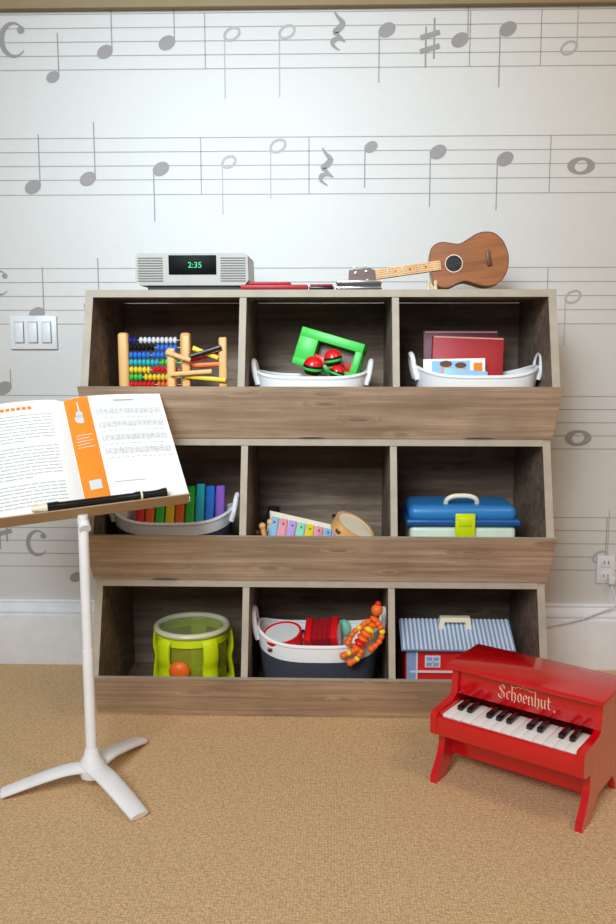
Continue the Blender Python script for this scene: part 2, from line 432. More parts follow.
# ------------------------------------------------------------------ storage unit
H, TH = 1.043, .3477
SF = [H - TH, H - 2 * TH, .017]      # shelf floor heights
shelf = thing('toy_storage_shelf', 'weathered brown wooden three tier bin storage unit with nine slanted cubbies', 'storage shelf', (0, 0, 0))
hw = .547
prof = [(-.03, 0), (-.03, H)]
for k in range(3):
    z0 = H - k * TH
    prof += [(-.347, z0), (-.347, z0 - .017), (-.415, z0 - .221)]
prof += [(-.335, 0)]
em = [INW] * len(prof)
for i in range(2, len(prof) - 1):
    em[i] = EDGE
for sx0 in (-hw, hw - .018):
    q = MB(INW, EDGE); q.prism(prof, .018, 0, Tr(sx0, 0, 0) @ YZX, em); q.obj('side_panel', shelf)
for k in range(3):
    z0 = H - k * TH; zb = z0 - TH if k < 2 else 0; zl = z0 - .221
    for x in (-.177, .177):
        q = MB(INW, EDGE); bt = SF[k]
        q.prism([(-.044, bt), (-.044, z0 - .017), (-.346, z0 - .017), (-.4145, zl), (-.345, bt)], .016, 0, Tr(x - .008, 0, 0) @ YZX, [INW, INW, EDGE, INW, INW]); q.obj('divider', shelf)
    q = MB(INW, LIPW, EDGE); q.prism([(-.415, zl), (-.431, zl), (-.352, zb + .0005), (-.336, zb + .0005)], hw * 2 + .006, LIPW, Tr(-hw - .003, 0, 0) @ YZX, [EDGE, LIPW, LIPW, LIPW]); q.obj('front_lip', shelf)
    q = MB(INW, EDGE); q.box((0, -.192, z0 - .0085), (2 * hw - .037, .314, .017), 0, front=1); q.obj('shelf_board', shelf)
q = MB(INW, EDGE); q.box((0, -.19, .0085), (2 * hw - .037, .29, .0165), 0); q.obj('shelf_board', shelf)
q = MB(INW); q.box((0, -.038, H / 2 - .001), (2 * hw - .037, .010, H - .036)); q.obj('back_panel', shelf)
# ------------------------------------------------------------------ baskets
def basket(x, y, z, L, W, h, rise, rot=0, handle=.05, lab='white canvas toy basket', frac=.45):
    b = thing('basket', lab, 'basket', Tr(x, y, z) @ Rz(rot), 'oval canvas toy baskets')
    n = 56
    def pt(a, k, off=0):
        ca, sa = math.cos(a), math.sin(a); e = 2 / 2.6
        X = math.copysign(abs(ca) ** e, ca); Y = math.copysign(abs(sa) ** e, sa)
        hh = h + rise * abs(ca) ** 3
        s_ = .84 + .16 * k
        return ((L / 2 - off) * X * s_, (W / 2 - off) * Y * s_, k * hh)
    def shell(ks, mat_, off, mm):
        vs = [pt(2 * math.pi * i / n, k, off) for k in ks for i in range(n)]
        fs = [[r * n + i, r * n + (i + 1) % n, (r + 1) * n + (i + 1) % n, (r + 1) * n + i] for r in range(len(ks) - 1) for i in range(n)]
        mm.add(vs, fs, mat_)
    q = MB(DENIM); shell([0, .2, frac * .7, frac], 0, 0, q)
    q.add([pt(2 * math.pi * i / n, 0) for i in range(n)], [list(range(n))[::-1]], 0)
    q.obj('basket_bottom', b, 'charcoal felt lower part')
    q = MB(CANVAS); shell([frac, (frac + 1) / 2, 1], 0, 0, q); shell([1, .7, .3, .02], 0, .005, q)
    q.add([pt(2 * math.pi * i / n, .02, .005) for i in range(n)], [list(range(n))], 0)
    rim = [pt(2 * math.pi * i / n, 1, .0025) for i in range(n + 1)]
    q.tube(rim, .0048, 0, 8)
    q.obj('basket_wall', b, 'white canvas upper band')
    for s_ in (-1, 1):
        q = MB(CANVAS); X = s_ * (L / 2 - .002); zt_ = h + rise
        pts = [(X - s_ * .003, -.036, zt_ - .03), (X + s_ * .004, -.034, zt_ - .005), (X + s_ * .008, -.024, zt_ + handle * .7), (X + s_ * .010, 0, zt_ + handle), (X + s_ * .008, .024, zt_ + handle * .7), (X + s_ * .004, .034, zt_ - .005), (X - s_ * .003, .036, zt_ - .03)]
        q.tube(spl(pts, 6), .0065, 0, 10); q.obj('handle', b, 'white padded carrying handle')
    return b
def X_(px, y, py=400): return S(px, py, y)[0]
z1, z2, z3 = SF
yb = -.27
xa, xb = S(256, 378, yb)[0], S(369, 378, yb)[0]
basket((xa + xb) / 2, yb, z1 + .001, xb - xa - .006, .20, .142, .012, handle=.026, lab='white canvas basket holding a green box and maracas')
xa, xb = S(410, 378, yb)[0], S(540, 378, yb)[0]
basket((xa + xb) / 2, yb, z1 + .001, xb - xa - .018, .20, .145, .022, handle=.03, lab='white canvas basket holding books'); BR1 = (xa + xb) / 2
xa, xb = S(113, 520, yb)[0], S(237, 520, yb)[0]
basket((xa + xb) / 2, yb, z2 + .001, xb - xa - .014, .20, .140, .025, 2, handle=.03, lab='white and charcoal basket holding a rainbow xylophone', frac=.80); BL2 = (xa + xb) / 2
yb = -.265
xa, xb = S(255, 650, yb)[0], S(383, 650, yb)[0]
basket((xa + xb) / 2, yb, z3 + .001, xb - xa - .012, .20, .165, .028, 0, handle=.040, lab='white and charcoal fabric basket with looped handles full of toy instruments', frac=.76); BM3 = (xa + xb) / 2
# ------------------------------------------------------------------ tier 1: abacus
y = -.24
x0 = X_(124, y, 350); x1 = X_(186, y, 350); zt_ = S(150, 333, y)[1]
ab = thing('abacus', 'wooden counting abacus with rows of coloured beads', 'abacus', ((x0 + x1) / 2, y, z1))
wd = (x1 - x0) / 2; hh = zt_ - z1
for s_ in (-1, 1):
    MB(PINE).box((s_ * wd, 0, hh / 2 + .001), (.026, .03, hh), bev=.008, seg=3).obj('frame_post', ab)
MB(PINE).box((0, 0, .012), (2 * wd - .02, .05, .02), bev=.003).obj('base_bar', ab)
BC = [[NAVY, WHITE], [BLACK, BLUE], [BLUE, BLUE], [TEAL, GREEN], [YELLOW, RED], [GREEN, YELLOW], [RED, ORANGE], [BLUE, BLUE], [GREEN, GREEN], [RED, RED]]
for r in range(10):
    zz = hh - .018 - r * .0182
    q = MB(CHROME); q.cyl((-wd, 0, zz), (wd, 0, zz), .0016, seg=8); q.obj('rod', ab)
    nb = 11; gap = [2, 6, 5, 7, 5, 3, 6, 8, 4, 5][r]
    q = MB()
    for i in range(nb):
        X = -wd + .018 + i * .0106 + (.004 if i >= gap else 0)
        q.sph((X, 0, zz), .0088, BC[r][0 if i < gap else 1], 12, sc_=(.62, 1, 1), n=6)
    q.obj('bead_row', ab)
# wooden ball-run frame
y = -.32
mr = thing('wooden_ball_run', 'small wooden toy frame with slanted coloured rails', 'toy', (X_(200, y, 360), y, z1))
def lx(px, ref): return X_(px, y, 360) - ref
rx = X_(200, y, 360)
def hz(py): return S(200, py, y)[1] - z1
for px, top, dy in [(172, 348, -.012), (186, 335, .0), (223, 337, .0)]:
    h_ = hz(top)
    q = MB(PINE); q.box((lx(px, rx), dy, h_ / 2), (.020, .012, h_), bev=.005, seg=3); q.obj('post', mr)
for (pa, ya, pb, yb2, m_, dy) in [(168, 352, 192, 360, PINE, -.024), (190, 357, 222, 347, BLACK, -.012), (190, 360, 222, 352, RED, .012), (186, 366, 224, 364, ORANGE, .012), (186, 376, 226, 380, YELLOW, -.012), (172, 374, 213, 371, PINE, -.024), (193, 348, 218, 358, YELLOW, .0)]:
    A = Vector((lx(pa, rx), dy, hz(ya))); B = Vector((lx(pb, rx), dy, hz(yb2)))
    q = MB(m_); q.tube([A, B], .0058, 0, 8, sx=1, sy=.8); q.obj('rail', mr)
# ------------------------------------------------------------------ tier 1 mid contents
y = -.265
gx, gz = S(330, 355, y)
g = thing('toy_box', 'chunky bright green wooden toy box tipped in the basket', 'toy box', Tr(gx, y + .01, gz) @ Rz(-10) @ Ry(16) @ Rx(-8))
q = MB(GREEN)
q.box((0, 0, .034), (.160, .068, .023), 0, bev=.002); q.box((0, 0, -.038), (.160, .068, .017), 0, bev=.002)
q.box((-.056, 0, 0), (.048, .066, .066), 0, bev=.002); q.box((.071, 0, 0), (.018, .066, .066), 0, bev=.002)
q.obj('box_frame', g)
q = MB(DKW); q.box((.014, .012, -.002), (.104, .008, .060), 0); q.obj('back_board', g, 'dark brown inside board')
q = MB(RED); q.box((.014, -.012, -.020), (.096, .030, .022), 0, bev=.002); q.obj('inner_block', g, 'red block inside')
def maraca(px, py, y, r, tilt, ty=-25):
    x, z = S(px, py, y)
    m_ = thing('maraca', 'red maraca with black and green bands', 'maraca', Tr(x, y, z) @ Ry(tilt) @ Rx(ty), 'maracas in the basket')
    q = MB(); n = 14
    prof = [(r * math.sin(math.pi * i / n), -r * 1.1 * math.cos(math.pi * i / n)) for i in range(n + 1)]
    prof[0] = (0, -r * 1.1); prof[-1] = (0, r * 1.1)
    ms = [RED] * 3 + [YELLOW, BLACK, BLACK, GREEN, BLACK] + [RED] * 6
    q.lathe(prof, ms, 24); q.obj('maraca_head', m_)
    q = MB(BLACK); q.cyl((0, 0, -r * 1.05), (0, 0, -r * 1.05 - .055), r * .28, r1=r * .36); q.obj('handle', m_)
maraca(313, 367, -.335, .024, 8, 10); maraca(333, 359, -.335, .022, -10, 5); maraca(337, 373, -.345, .018, 20, 0)
# ------------------------------------------------------------------ tier 1 right contents (books)
def book(name, lab, px0, px1, pytop, y, zb, tilt, cover, th_=.012, lean=-12, extra=None, grp='books in the basket'):
    x0 = X_(px0, y, 360); x1 = X_(px1, y, 360); zt_ = S((px0 + px1) / 2, pytop, y)[1]
    wd = x1 - x0; hh = (zt_ - zb) / math.cos(rad(lean))
    b = thing(name, lab, 'book', Tr((x0 + x1) / 2, y, zb) @ Ry(tilt) @ Rx(lean), grp)
    q = MB(cover); q.box((0, -th_ / 2, hh / 2), (wd, .0025, hh), bev=.0008); q.box((0, th_ / 2, hh / 2), (wd, .0025, hh), bev=.0008); q.box((-wd / 2, 0, hh / 2), (.0025, th_, hh))
    if extra: extra(q, wd, hh, -th_ / 2 - .0016)
    q.obj('cover', b)
    q = MB(PAPER); q.box((0.002, 0, hh / 2), (wd - .006, th_ - .003, hh - .004)); q.obj('page_block', b)
DRED = mat('dark_red_cover', (176, 26, 38), .5); MAUVE = mat('mauve_cover', (110, 42, 58), .5); WORN = mat('worn_cream_edge', (204, 176, 156), .7)
def ex3(q, wd, hh, n):
    q.box((-.0, n, hh - .004), (wd * .98, .0006, .003), WORN)
book('storybook', 'tall dark mauve hardcover book standing in the basket', 424, 498, 331, -.195, z1 + .008, 0, MAUVE, .022, -6, ex3)
def ex2(q, wd, hh, n):
    q.box((-.0, n, hh - .004), (wd * .98, .0006, .003), WORN)
book('storybook', 'red hardcover book leaning in the basket', 431, 502, 337, -.25, z1 + .008, 2, DRED, .022, -9, ex2)
SKINT = mat('printed_skin_tone', (226, 172, 136), .5); HAIRT = mat('printed_brown', (96, 60, 44), .5)
def ex(q, wd, hh, n):
    q.box((-wd * .06, n, hh * .85), (wd * .62, .0006, hh * .24), SKYB)
    q.flat(ell(-wd * .14, hh * .87, .013, .016), SKINT, Tr(0, n - .0006, 0) @ XZ)
    q.flat(ell(-wd * .14, hh * .93, .015, .008), HAIRT, Tr(0, n - .0009, 0) @ XZ)
    q.flat(ell(wd * .10, hh * .86, .012, .014), SKINT, Tr(0, n - .0006, 0) @ XZ)
    q.flat(ell(wd * .10, hh * .91, .014, .007), HAIRT, Tr(0, n - .0009, 0) @ XZ)
    q.box((wd * .38, n, hh * .84), (wd * .14, .0006, hh * .2), PORANGE)
book('picture_booklet', 'thin white booklet with a photo printed on its cover', 426, 488, 359, -.290, z1 + .008, -1, PAPER, .005, -8, ex)
book('picture_booklet', 'thin blue and white booklet in front of the red books', 440, 484, 370, -.312, z1 + .008, 5, SKYB, .005, -8)
# ------------------------------------------------------------------ tier 2 left: rainbow xylophone
y = -.335
gx, gz = S(180, 488, y + .085)
hh = (gz - z2 - .012) / math.cos(rad(32))
xy = thing('xylophone', 'wooden xylophone with wide rainbow coloured bars slanting in the basket', 'xylophone', Tr(gx + .004, y, z2 + .014) @ Ry(-4) @ Rx(-32))
q = MB(PINE); q.box((0, .018, hh * .84), (.215, .014, .016), bev=.003); q.obj('frame_rail', xy)
q = MB(PINE); q.box((0, .018, hh * .2), (.17, .014, .018), bev=.003); q.obj('frame_rail', xy)
cols = [RED, ORANGE, GREEN, YELLOW, ORANGE, GREEN, TEAL, BLUE, PURPLE]
for i, c_ in enumerate(cols):
    L = hh - .002 + (.006 if i % 3 == 0 else 0) - .0012 * i
    q = MB(c_); q.box((0, 0, L / 2), (.0225, .018, L), 0, Tr(-.102 + i * .0254, 0, 0) @ Ry(2), bev=.004, seg=3); q.obj('bar', xy)
# ------------------------------------------------------------------ tier 2 middle
y = -.315
gx, gz = S(312, 517, y + .15)
gl = thing('glockenspiel', 'white toy glockenspiel with pastel metal bars leaning in the cubby', 'glockenspiel', Tr(gx - .016, y, z2 + .036) @ Ry(11) @ Rx(-45))
hh = (gz - z2 - .036) / math.cos(rad(45)) * 1.04
MB(CREAM).prism([(-.078, 0), (.078, 0), (.114, hh - .004), (-.110, hh + .004)], .012, 0, Tr(0, .006, 0) @ XZ).obj('sound_board', gl)
pc_ = [SKYB, PINK, LILAC, MINT, YELLOW, PINK, SKYB, LILAC, MINT]
for i, c_ in enumerate(pc_):
    L = .145 - i * .006; ux = -.092 + i * .0228
    q = MB(c_, CHROME); q.box((ux, -.012, hh - .016 - i * .0006 - L / 2), (.0190, .004, L), bev=.001)
    q.sph((ux, -.015, hh - .034), .0036, 1, 8, n=4); q.obj('bar', gl)
def hand_drum(px, py, y, r, dep, T2, rim, skin, lab, nm='tambourine', jing=True):
    x, z = S(px, py, y)
    d = thing(nm, lab, nm, Tr(x, y, z) @ T2)
    MB(rim).lathe([(r - .006, -dep / 2), (r, -dep / 2), (r, dep / 2 + .002), (r - .006, dep / 2 + .002), (r - .006, -dep / 2)], 0, 40).obj('rim', d)
    MB(skin).lathe([(0, dep / 2 - .002), (r - .006, dep / 2 - .002), (r - .006, dep / 2), (0, dep / 2)], 0, 40).obj('drum_skin', d)
    if jing:
        for k in range(5):
            a = 2 * math.pi * k / 5 + .3
            q = MB(CHROME); q.lathe([(0, -.004), (.008, -.003), (.008, .003), (0, .004)], 0, 16, Tr((r + .001) * math.cos(a), (r + .001) * math.sin(a), 0)); q.obj('jingle', d)
hand_drum(352, 530, -.335, .052, .028, Ry(30) @ Rx(14), PINE, CREAM, 'small wooden tambourine with a cream skin beside the glockenspiel')
for i, (pa, ya, pb, m_) in enumerate([(262, 527, 284, PINE), (257, 534, 280, DKW), (270, 523, 262, MAPLE)]):
    yy = -.328 + i * .028
    X0, Z0 = S(pa, ya, yy); X1 = S(pb, ya, yy)[0] - .03 * (i < 2)
    rs = thing('rhythm_stick', 'short plain wooden rhythm stick leaning in the cubby', 'rhythm stick', (X1, yy, z2 + .006), 'rhythm sticks')
    q = MB(m_); q.cyl((0, 0, 0), (X0 - X1, .01, Z0 - z2 - .006), .0065); q.sph((X0 - X1, .01, Z0 - z2 - .006), .009); q.obj('stick', rs)
bg = thing('drawstring_bag', 'small black cloth bag slumped behind the rhythm sticks', 'bag', (S(272, 535, -.22)[0], -.15, z2 + .001))
q = MB(DARK); pr = [(0, 0), (.035, .002), (.04, .05), (.034, .1), (.018, .125), (.012, .132), (.017, .142), (0, .14)]; q.lathe(pr, 0, 24); q.obj('bag_body', bg)
q = MB(BLACK); q.torus(.014, .003, T=Tr(0, 0, .131)); q.obj('drawstring', bg)
# ------------------------------------------------------------------ tier 2 right case
y = -.26
x0 = X_(406, y - .08, 520); x1 = X_(521, y - .08, 520); zt_ = S(463, 501, y)[1]; W_ = x1 - x0; hh = zt_ - z2
ca = thing('storage_case', 'plastic carrying case with blue lid, pale green body and lime clasp', 'case', ((x0 + x1) / 2, y, z2 + .001))
BLUEP = mat('blue_lid_plastic', (48, 130, 200), .35); BLUER = mat('dark_blue_rim_plastic', (26, 88, 152), .35); PGREEN = mat('pale_green_plastic', (224, 242, 224), .3)
MB(PGREEN).box((0, 0, (hh - .048) / 2), (W_ - .02, .155, hh - .049), bev=.012, seg=4).obj('case_body', ca)
q = MB(BLUEP); q.box((0, 0, hh - .020), (W_ - .014, .15, .040), bev=.018, seg=5)
q.obj('lid', ca, 'rounded blue lid')
q = MB(BLUER); q.box((0, 0, hh - .040), (W_, .168, .018), bev=.006, seg=3); q.obj('lid_rim', ca, 'darker blue lid rim')
q = MB(LIME); q.box((.003, -.089, hh - .046), (.048, .008, .062), bev=.003); q.box((.003, -.093, hh - .035), (.03, .006, .02), bev=.002); q.obj('clasp', ca, 'lime plastic clasp')
q = MB(CREAM); q.tube(spl([(-.038, -.035, hh - .010), (-.036, -.045, hh + .010), (-.022, -.048, hh + .019), (0.0, -.048, hh + .021), (.022, -.048, hh + .019), (.036, -.045, hh + .010), (.038, -.035, hh - .010)], 6), .006, 0, 10); q.obj('handle', ca, 'cream arched handle')
# ------------------------------------------------------------------ tier 3 left drum
y = -.255
dx_, dz_ = S(192, 626, y)
dr = thing('toy_drum', 'yellow green plastic floor drum with translucent shell and orange knob', 'drum', (dx_, y, z3 + .001))
hh = dz_ - z3; R = .088
LIMET = mat('translucent_lime_shell', (222, 230, 84), .1, trans=.6, alpha=.5, var=.1)
OLIVE = mat('pale_olive_plastic', (216, 214, 180), .35)
MB(LIMET).lathe([(R - .003, .03), (R, .03), (R, hh - .01), (R - .003, hh - .01), (R - .003, .03)], 0, 40).obj('shell', dr, 'clear lime shell')
q = MB(OLIVE); q.torus(R + .002, .0080, 0, 48, 10, Tr(0, 0, hh)); q.obj('rim', dr, 'pale olive plastic hoop')
SKIN = mat('clear_drum_skin', (226, 232, 200), .1, trans=.6, alpha=.22)
MB(SKIN).lathe([(0, hh - .002), (R - .006, hh - .002), (R - .006, hh - .004), (0, hh - .004)], 0, 40).obj('drum_skin', dr, 'clear drum skin')
q = MB(LIME); q.torus(R + .002, .010, 0, 48, 10, Tr(0, 0, .032)); q.obj('hoop', dr)
q = MB(LIME); q.lathe([(R + .001, hh - .03), (R + .005, hh - .028), (R + .005, hh - .012), (R + .001, hh - .010)], 0, 48); q.obj('hoop', dr)
for k in range(5):
    a = rad(18 + k * 72); c_, s_ = math.cos(a), math.sin(a)
    q = MB(LIME); pr = [(R + .004, hh - .014), (R + .011, hh - .024), (R + .013, hh - .06), (R + .008, hh - .085), (R + .013, hh - .12), (R + .016, .02), (R + .012, .004)]
    q.tube(spl([(r_ * c_, r_ * s_, z_) for r_, z_ in pr], 5), .010, 0, 10, sx=.75, sy=2.1, up=(c_, s_, 0)); q.obj('leg', dr)
q = MB(ORANGE); q.sph((-.018, -R - .004, hh - .088), .027, sc_=(1, .5, 1)); q.obj('knob', dr, 'round orange knob')
# ------------------------------------------------------------------ tier 3 middle contents
hand_drum(283, 638, -.30, .050, .030, Ry(-8) @ Rx(14), RED, WHITE, 'toy tambourine with white skin and red rim lying in the basket')
ax, az = S(323, 636, -.27)
ac = thing('toy_accordion', 'small red folded toy accordion lying in the basket', 'accordion', Tr(ax, -.26, az) @ Rz(-10) @ Ry(-8) @ Rx(30))
for s_ in (-1, 1):
    q = MB(RED, WHITE); q.box((s_ * .034, 0, 0), (.018, .075, .055), 0, bev=.004); q.obj('end_box', ac)
poly = []
for i in range(9): poly.append((-.026 + i * .0065, .026 if i % 2 else .020))
poly += [(x_, -z_) for x_, z_ in reversed(poly)]
q = MB(DRED, RED); q.prism(poly, .068, 0, Tr(0, .034, 0) @ XZ); q.obj('bellows', ac, 'dark red folded bellows')
x, z = S(363, 630, -.365)
rt = thing('bead_figure', 'jointed wooden figure of orange beads leaning over the basket rim', 'toy figure', (x, -.37, z))
def rp(px, py, dy=0): a, b = S(px, py, -.37); return Vector((a - x, dy, b - z))
q = MB(ORANGE, BLACK); q.sph(rp(377, 610), .0145, 0, 18); q.obj('head', rt)
q = MB(RED); q.sph(rp(378, 603.5), .0075, 0, 14, sc_=(1, 1, .8)); q.obj('cap', rt)
for i in range(7):
    k = i / 6
    q = MB([ORANGE, ORANGE, YELLOW, ORANGE, ORANGE, RED, ORANGE][i]); A = rp(375 - 18 * k, 619 + 28 * k, -.004)
    d = (rp(357, 647) - rp(375, 619)).normalized(); T = Matrix.Translation(A) @ Vector((0, 0, 1)).rotation_difference(d).to_matrix().to_4x4()
    q.sph((0, 0, 0), .0175 - .0012 * abs(i - 3), 0, 16, T, (1, 1, .5)); q.obj('torso_bead', rt)
for nm, pts_ in (('arm', [(378, 622), (382, 630), (379, 640), (371, 647)]), ('arm', [(368, 620), (359, 626), (352, 633), (348, 641)]), ('leg', [(356, 648), (349, 651), (343, 654)]), ('leg', [(361, 650), (357, 657), (350, 661)])):
    P3 = spl([rp(a, b, -.012) for a, b in pts_], 4)
    q = MB(ORANGE, RED, YELLOW); q.tube(P3, .0055, 0, 8)
    for i, p in enumerate(P3):
        if i % 2 == 0: q.sph(p, .0076 if i < len(P3) - 1 else .0090, 2 if i == 4 else 0, 12)
    q.obj(nm, rt)
cl = thing('toy_shaker', 'small pale green and white egg shaker in the basket', 'shaker', (S(344, 628, -.2)[0], -.2, S(342, 628, -.2)[1]))
q = MB(MINT); q.sph((0, 0, 0), .02, sc_=(.8, .8, 1.2)); q.obj('shaker_shell', cl)
q = MB(CREAM); q.cyl((0, 0, -.022), (0, .0, -.11), .006); q.obj('handle', cl)
# ------------------------------------------------------------------ tier 3 right house
y = -.26
x0 = X_(401, y - .06, 650); x1 = X_(512, y - .06, 650); W_ = x1 - x0
zr = S(455, 622, y + .0)[1]; ze = S(455, 650, y - .085)[1]
ho = thing('toy_barn', 'red and blue toy barn with striped roof and cream carrying handle', 'toy house', ((x0 + x1) / 2, y, z3 + .001))
hr = zr - z3; he = ze - z3
HB = mat('toy_siding_blue', (140, 170, 212), .5); HR = mat('toy_barn_red', (224, 32, 36), .5); RB = mat('roof_blue', (132, 160, 202), .5); RW = mat('roof_white', (218, 228, 240), .5)
q = MB(HR, WHITE, HB)
q.prism([(-.075, 0), (-.075, he), (0, hr - .006), (.075, he), (.075, 0)], W_ - .02, 0, Tr(-W_ / 2 + .01, 0, 0) @ YZX)
q.box((-W_ * .41, -.077, he * .5), (W_ * .085, .004, he), HB)
q.box((-W_ * .362, -.078, he * .5), (.004, .006, he), WHITE); q.box((W_ * .45, -.078, he * .5), (.006, .006, he), WHITE); q.box((.005, -.078, he - .060), (W_ * .88, .005, .004), WHITE)
q.obj('house_body', ho)
for s_ in (-1, 1):
    q = MB(RB, RW)
    L = math.hypot(.092, hr - he); ang = math.degrees(math.atan2(hr - he, .092)); n = 26
    T = Tr(0, 0, hr) @ (Rz(180) if s_ > 0 else I4) @ Rx(ang)
    q.box((0, -L / 2, .002), (W_ + .004, L + .006, .004), 0, T)
    for i in range(n): q.box((-W_ / 2 + (i + .5) * W_ / n, -L / 2, .005), (W_ / n * .5, L + .006, .004), 1, T)
    q.obj('roof_panel', ho, 'corrugated blue and white roof')
def win(xc, zc, ww, wh, yy, inner=DARK):
    q = MB(WHITE, inner); q.box((xc, yy - .0015, zc), (ww, .003, wh), 0); q.box((xc, yy - .0035, zc), (ww - .008, .002, wh - .008), 1); q.box((xc, yy - .005, zc), (.003, .002, wh - .004), 0); q.box((xc, yy - .005, zc), (ww - .004, .002, .003), 0); q.obj('window', ho, 'white framed window')
win(-W_ * .22, he - .034, .038, .030, -.0752, HB); win(W_ * .06, he - .034, .032, .028, -.0752, HB); win(W_ * .32, he - .034, .032, .028, -.0752, HB)
q = MB(CREAM, DARK); hx = .0
q.prism([(-.044, 0), (-.037, .042), (.037, .042), (.044, 0), (.030, 0), (.026, .030), (-.026, .030), (-.030, 0)], .018, 0, Tr(hx, -.012, hr - .022) @ XZ)
q.box((hx, -.024, hr - .014), (.058, .004, .012), 0); q.box((hx, -.0265, hr - .014), (.044, .002, .005), 1)
q.obj('handle', ho, 'cream carrying handle')
# ------------------------------------------------------------------ top: radio
y = -.30
x0 = X_(139, y, 270); x1 = X_(250, y, 270); zt_ = S(195, 254.5, y)[1]; W_ = x1 - x0; hh = zt_ - H
ra = thing('clock_radio', 'silver tabletop clock radio with dark display on top of the shelf', 'radio', ((x0 + x1) / 2, y, H + .0005))
q = MB(SILVER, GRILLE)
hw_ = W_ / 2
outl = [(-hw_ * .93, .010), (hw_ * .93, .010), (hw_, .022), (hw_ * .985, hh - .006), (hw_ * .93, hh - .001), (-hw_ * .93, hh - .001), (-hw_ * .985, hh - .006), (-hw_, .022)]
q.prism(outl, .16, 0, Tr(0, .12, 0) @ XZ)
q.obj('radio_body', ra)
for s_ in (-1, 1):
    q = MB(GRILLE)
    for i in range(10): q.box((s_ * (hw_ * .73), -.0405, .020 + i * .0058), (hw_ * .44, .001, .0026), 0)
    q.obj('speaker_grille', ra)
q = MB(DISP, LCD); q.box((.002, -.041, hh - .028), (W_ * .42, .003, .044), 0, bev=.001); q.text('2:35', .0185, LCD, Tr(.008, -.0431, hh - .029) @ XZ, .0002, sx=1.05); q.obj('display', ra, 'black display with glowing digits')
q = MB(BLACK); q.box((0, .04, .005), (W_ * .8, .14, .010)); q.obj('foot', ra)
y = -.32
x0 = X_(241, y, 285); x1 = X_(308, y, 285)
rc = thing('castanet_case', 'flat red plastic instrument case on the shelf top', 'case', ((x0 + x1) / 2, y, H + .0005))
W_ = x1 - x0
MB(DRED).box((0, 0, .006), (W_, .045, .011), bev=.003).obj('case_base', rc)
MB(DRED).box((-.01, 0, .0145), (W_ * .62, .04, .006), bev=.002).obj('case_lid', rc)
x0 = X_(309, y, 285); x1 = X_(334, y, 285)
hm = thing('wooden_clapper', 'black and red wooden clapper lying on the shelf top', 'clapper', ((x0 + x1) / 2, y, H + .0005)); W_ = x1 - x0
MB(BLACK).box((0, 0, .004), (W_, .03, .007), bev=.002).obj('paddle', hm); MB(DRED).box((0, 0, .0105), (W_ * .9, .03, .005), bev=.002).obj('paddle', hm)
x0 = X_(336, -.335, 285); x1 = X_(382, -.335, 285)
hm = thing('harmonica', 'silver harmonica lying on the shelf edge', 'harmonica', ((x0 + x1) / 2, -.332, H + .0005)); W_ = x1 - x0
q = MB(CHROME); q.box((0, 0, .0035), (W_, .024, .006), bev=.002); q.obj('cover_plate', hm)
q = MB(CHROME); q.box((0, 0, .0170), (W_, .024, .009), bev=.003); q.obj('cover_plate', hm)
q = MB(DARK); q.box((0, 0, .0095), (W_ * .96, .022, .006)); 
q.obj('comb', hm)
# ------------------------------------------------------------------ ukulele
y = -.25
bx0, bz0 = S(430, 268, y)      # neck joint
bx1, bz1 = S(507, 257, y)
ang = math.degrees(math.atan2(bz1 - bz0, bx1 - bx0)); L = math.hypot(bx1 - bx0, bz1 - bz0)
uk = thing('ukulele', 'brown mahogany ukulele resting on its side on the shelf top', 'ukulele', Tr(bx0, y, bz0) @ Ry(-ang) @ Rx(-6))
hwid = .0635
hp = [(0, 0), (0, .30), (.03, .62), (.10, .80), (.2, .84), (.34, .72), (.42, .70), (.52, .82), (.64, .97), (.75, 1.0), (.86, .9), (.95, .6), (.99, .25)]
up_ = [(u * L, v * hwid) for u, v in hp[1:]]
pts = [Vector((a, b)) for a, b in up_] + [Vector((L, 0))] + [Vector((a, -b)) for a, b in reversed(up_)]
ol = [(p.x, p.y) for p in spl(pts, 5)]
q = MB(MAHO, MAHOS); q.prism(ol, .045, 0, Tr(0, .03, 0) @ XZ, MAHOS); q.obj('body', uk)
q = MB(CREAM, DKW); q.stroke(ol + [ol[0]], .0022, DKW, Tr(0, -.0155, 0) @ XZ); q.obj('binding', uk)
shx = L * .30
q = MB(BLACK, DKW); q.flat(ell(shx, 0, .0185, .0185), 0, Tr(0, -.0157, 0) @ XZ); q.stroke(ell(shx, 0, .0205, .0205), .0016, CREAM, Tr(0, -.0158, 0) @ XZ, True); q.obj('sound_hole', uk)
q = MB(DKW); q.box((L * .75, -.018, 0), (.011, .006, .036), bev=.002); q.obj('bridge', uk)
NL = X_(431, y, 270) - X_(376, y, 270)
q = MB(MAPLE); q.box((-NL / 2 + .01, -.006, 0), (NL + .02, .016, .021), bev=.004); q.obj('neck', uk)
q = MB(PINE, CHROME, DKW); q.box((-NL / 2 + .012, -.0175, 0), (NL + .024, .004, .022))
for i in range(8): q.box((.02 - i * (NL + .018) / 8.5, -.020, 0), (.0012, .0012, .022), 1)
for i in (-.012, -.05, -.085): q.sph((i, -.0198, 0), .002, 2, 8, n=4)
q.obj('fretboard', uk)
hl = .062
q = MB(DKW); q.prism([(-NL, -.011), (-NL, .011), (-NL - .012, .018), (-NL - hl, .020), (-NL - hl - .004, 0), (-NL - hl, -.020), (-NL - .012, -.018)], .011, 0, Tr(0, -.004, 0) @ XZ); q.obj('headstock', uk)
for i in (0, 1):
    for s_ in (-1, 1):
        q = MB(CREAM, CHROME); X = -NL - .022 - i * .026
        q.cyl((X, -.010, s_ * .018), (X, -.010, s_ * .024), .002, 1, 8); q.sph((X, -.010, s_ * .0255), .0045, 0, 12, sc_=(1, .6, .8)); q.cyl((X, -.015, s_ * .011), (X, -.020, s_ * .011), .0025, 1, 8); q.obj('tuning_peg', uk)
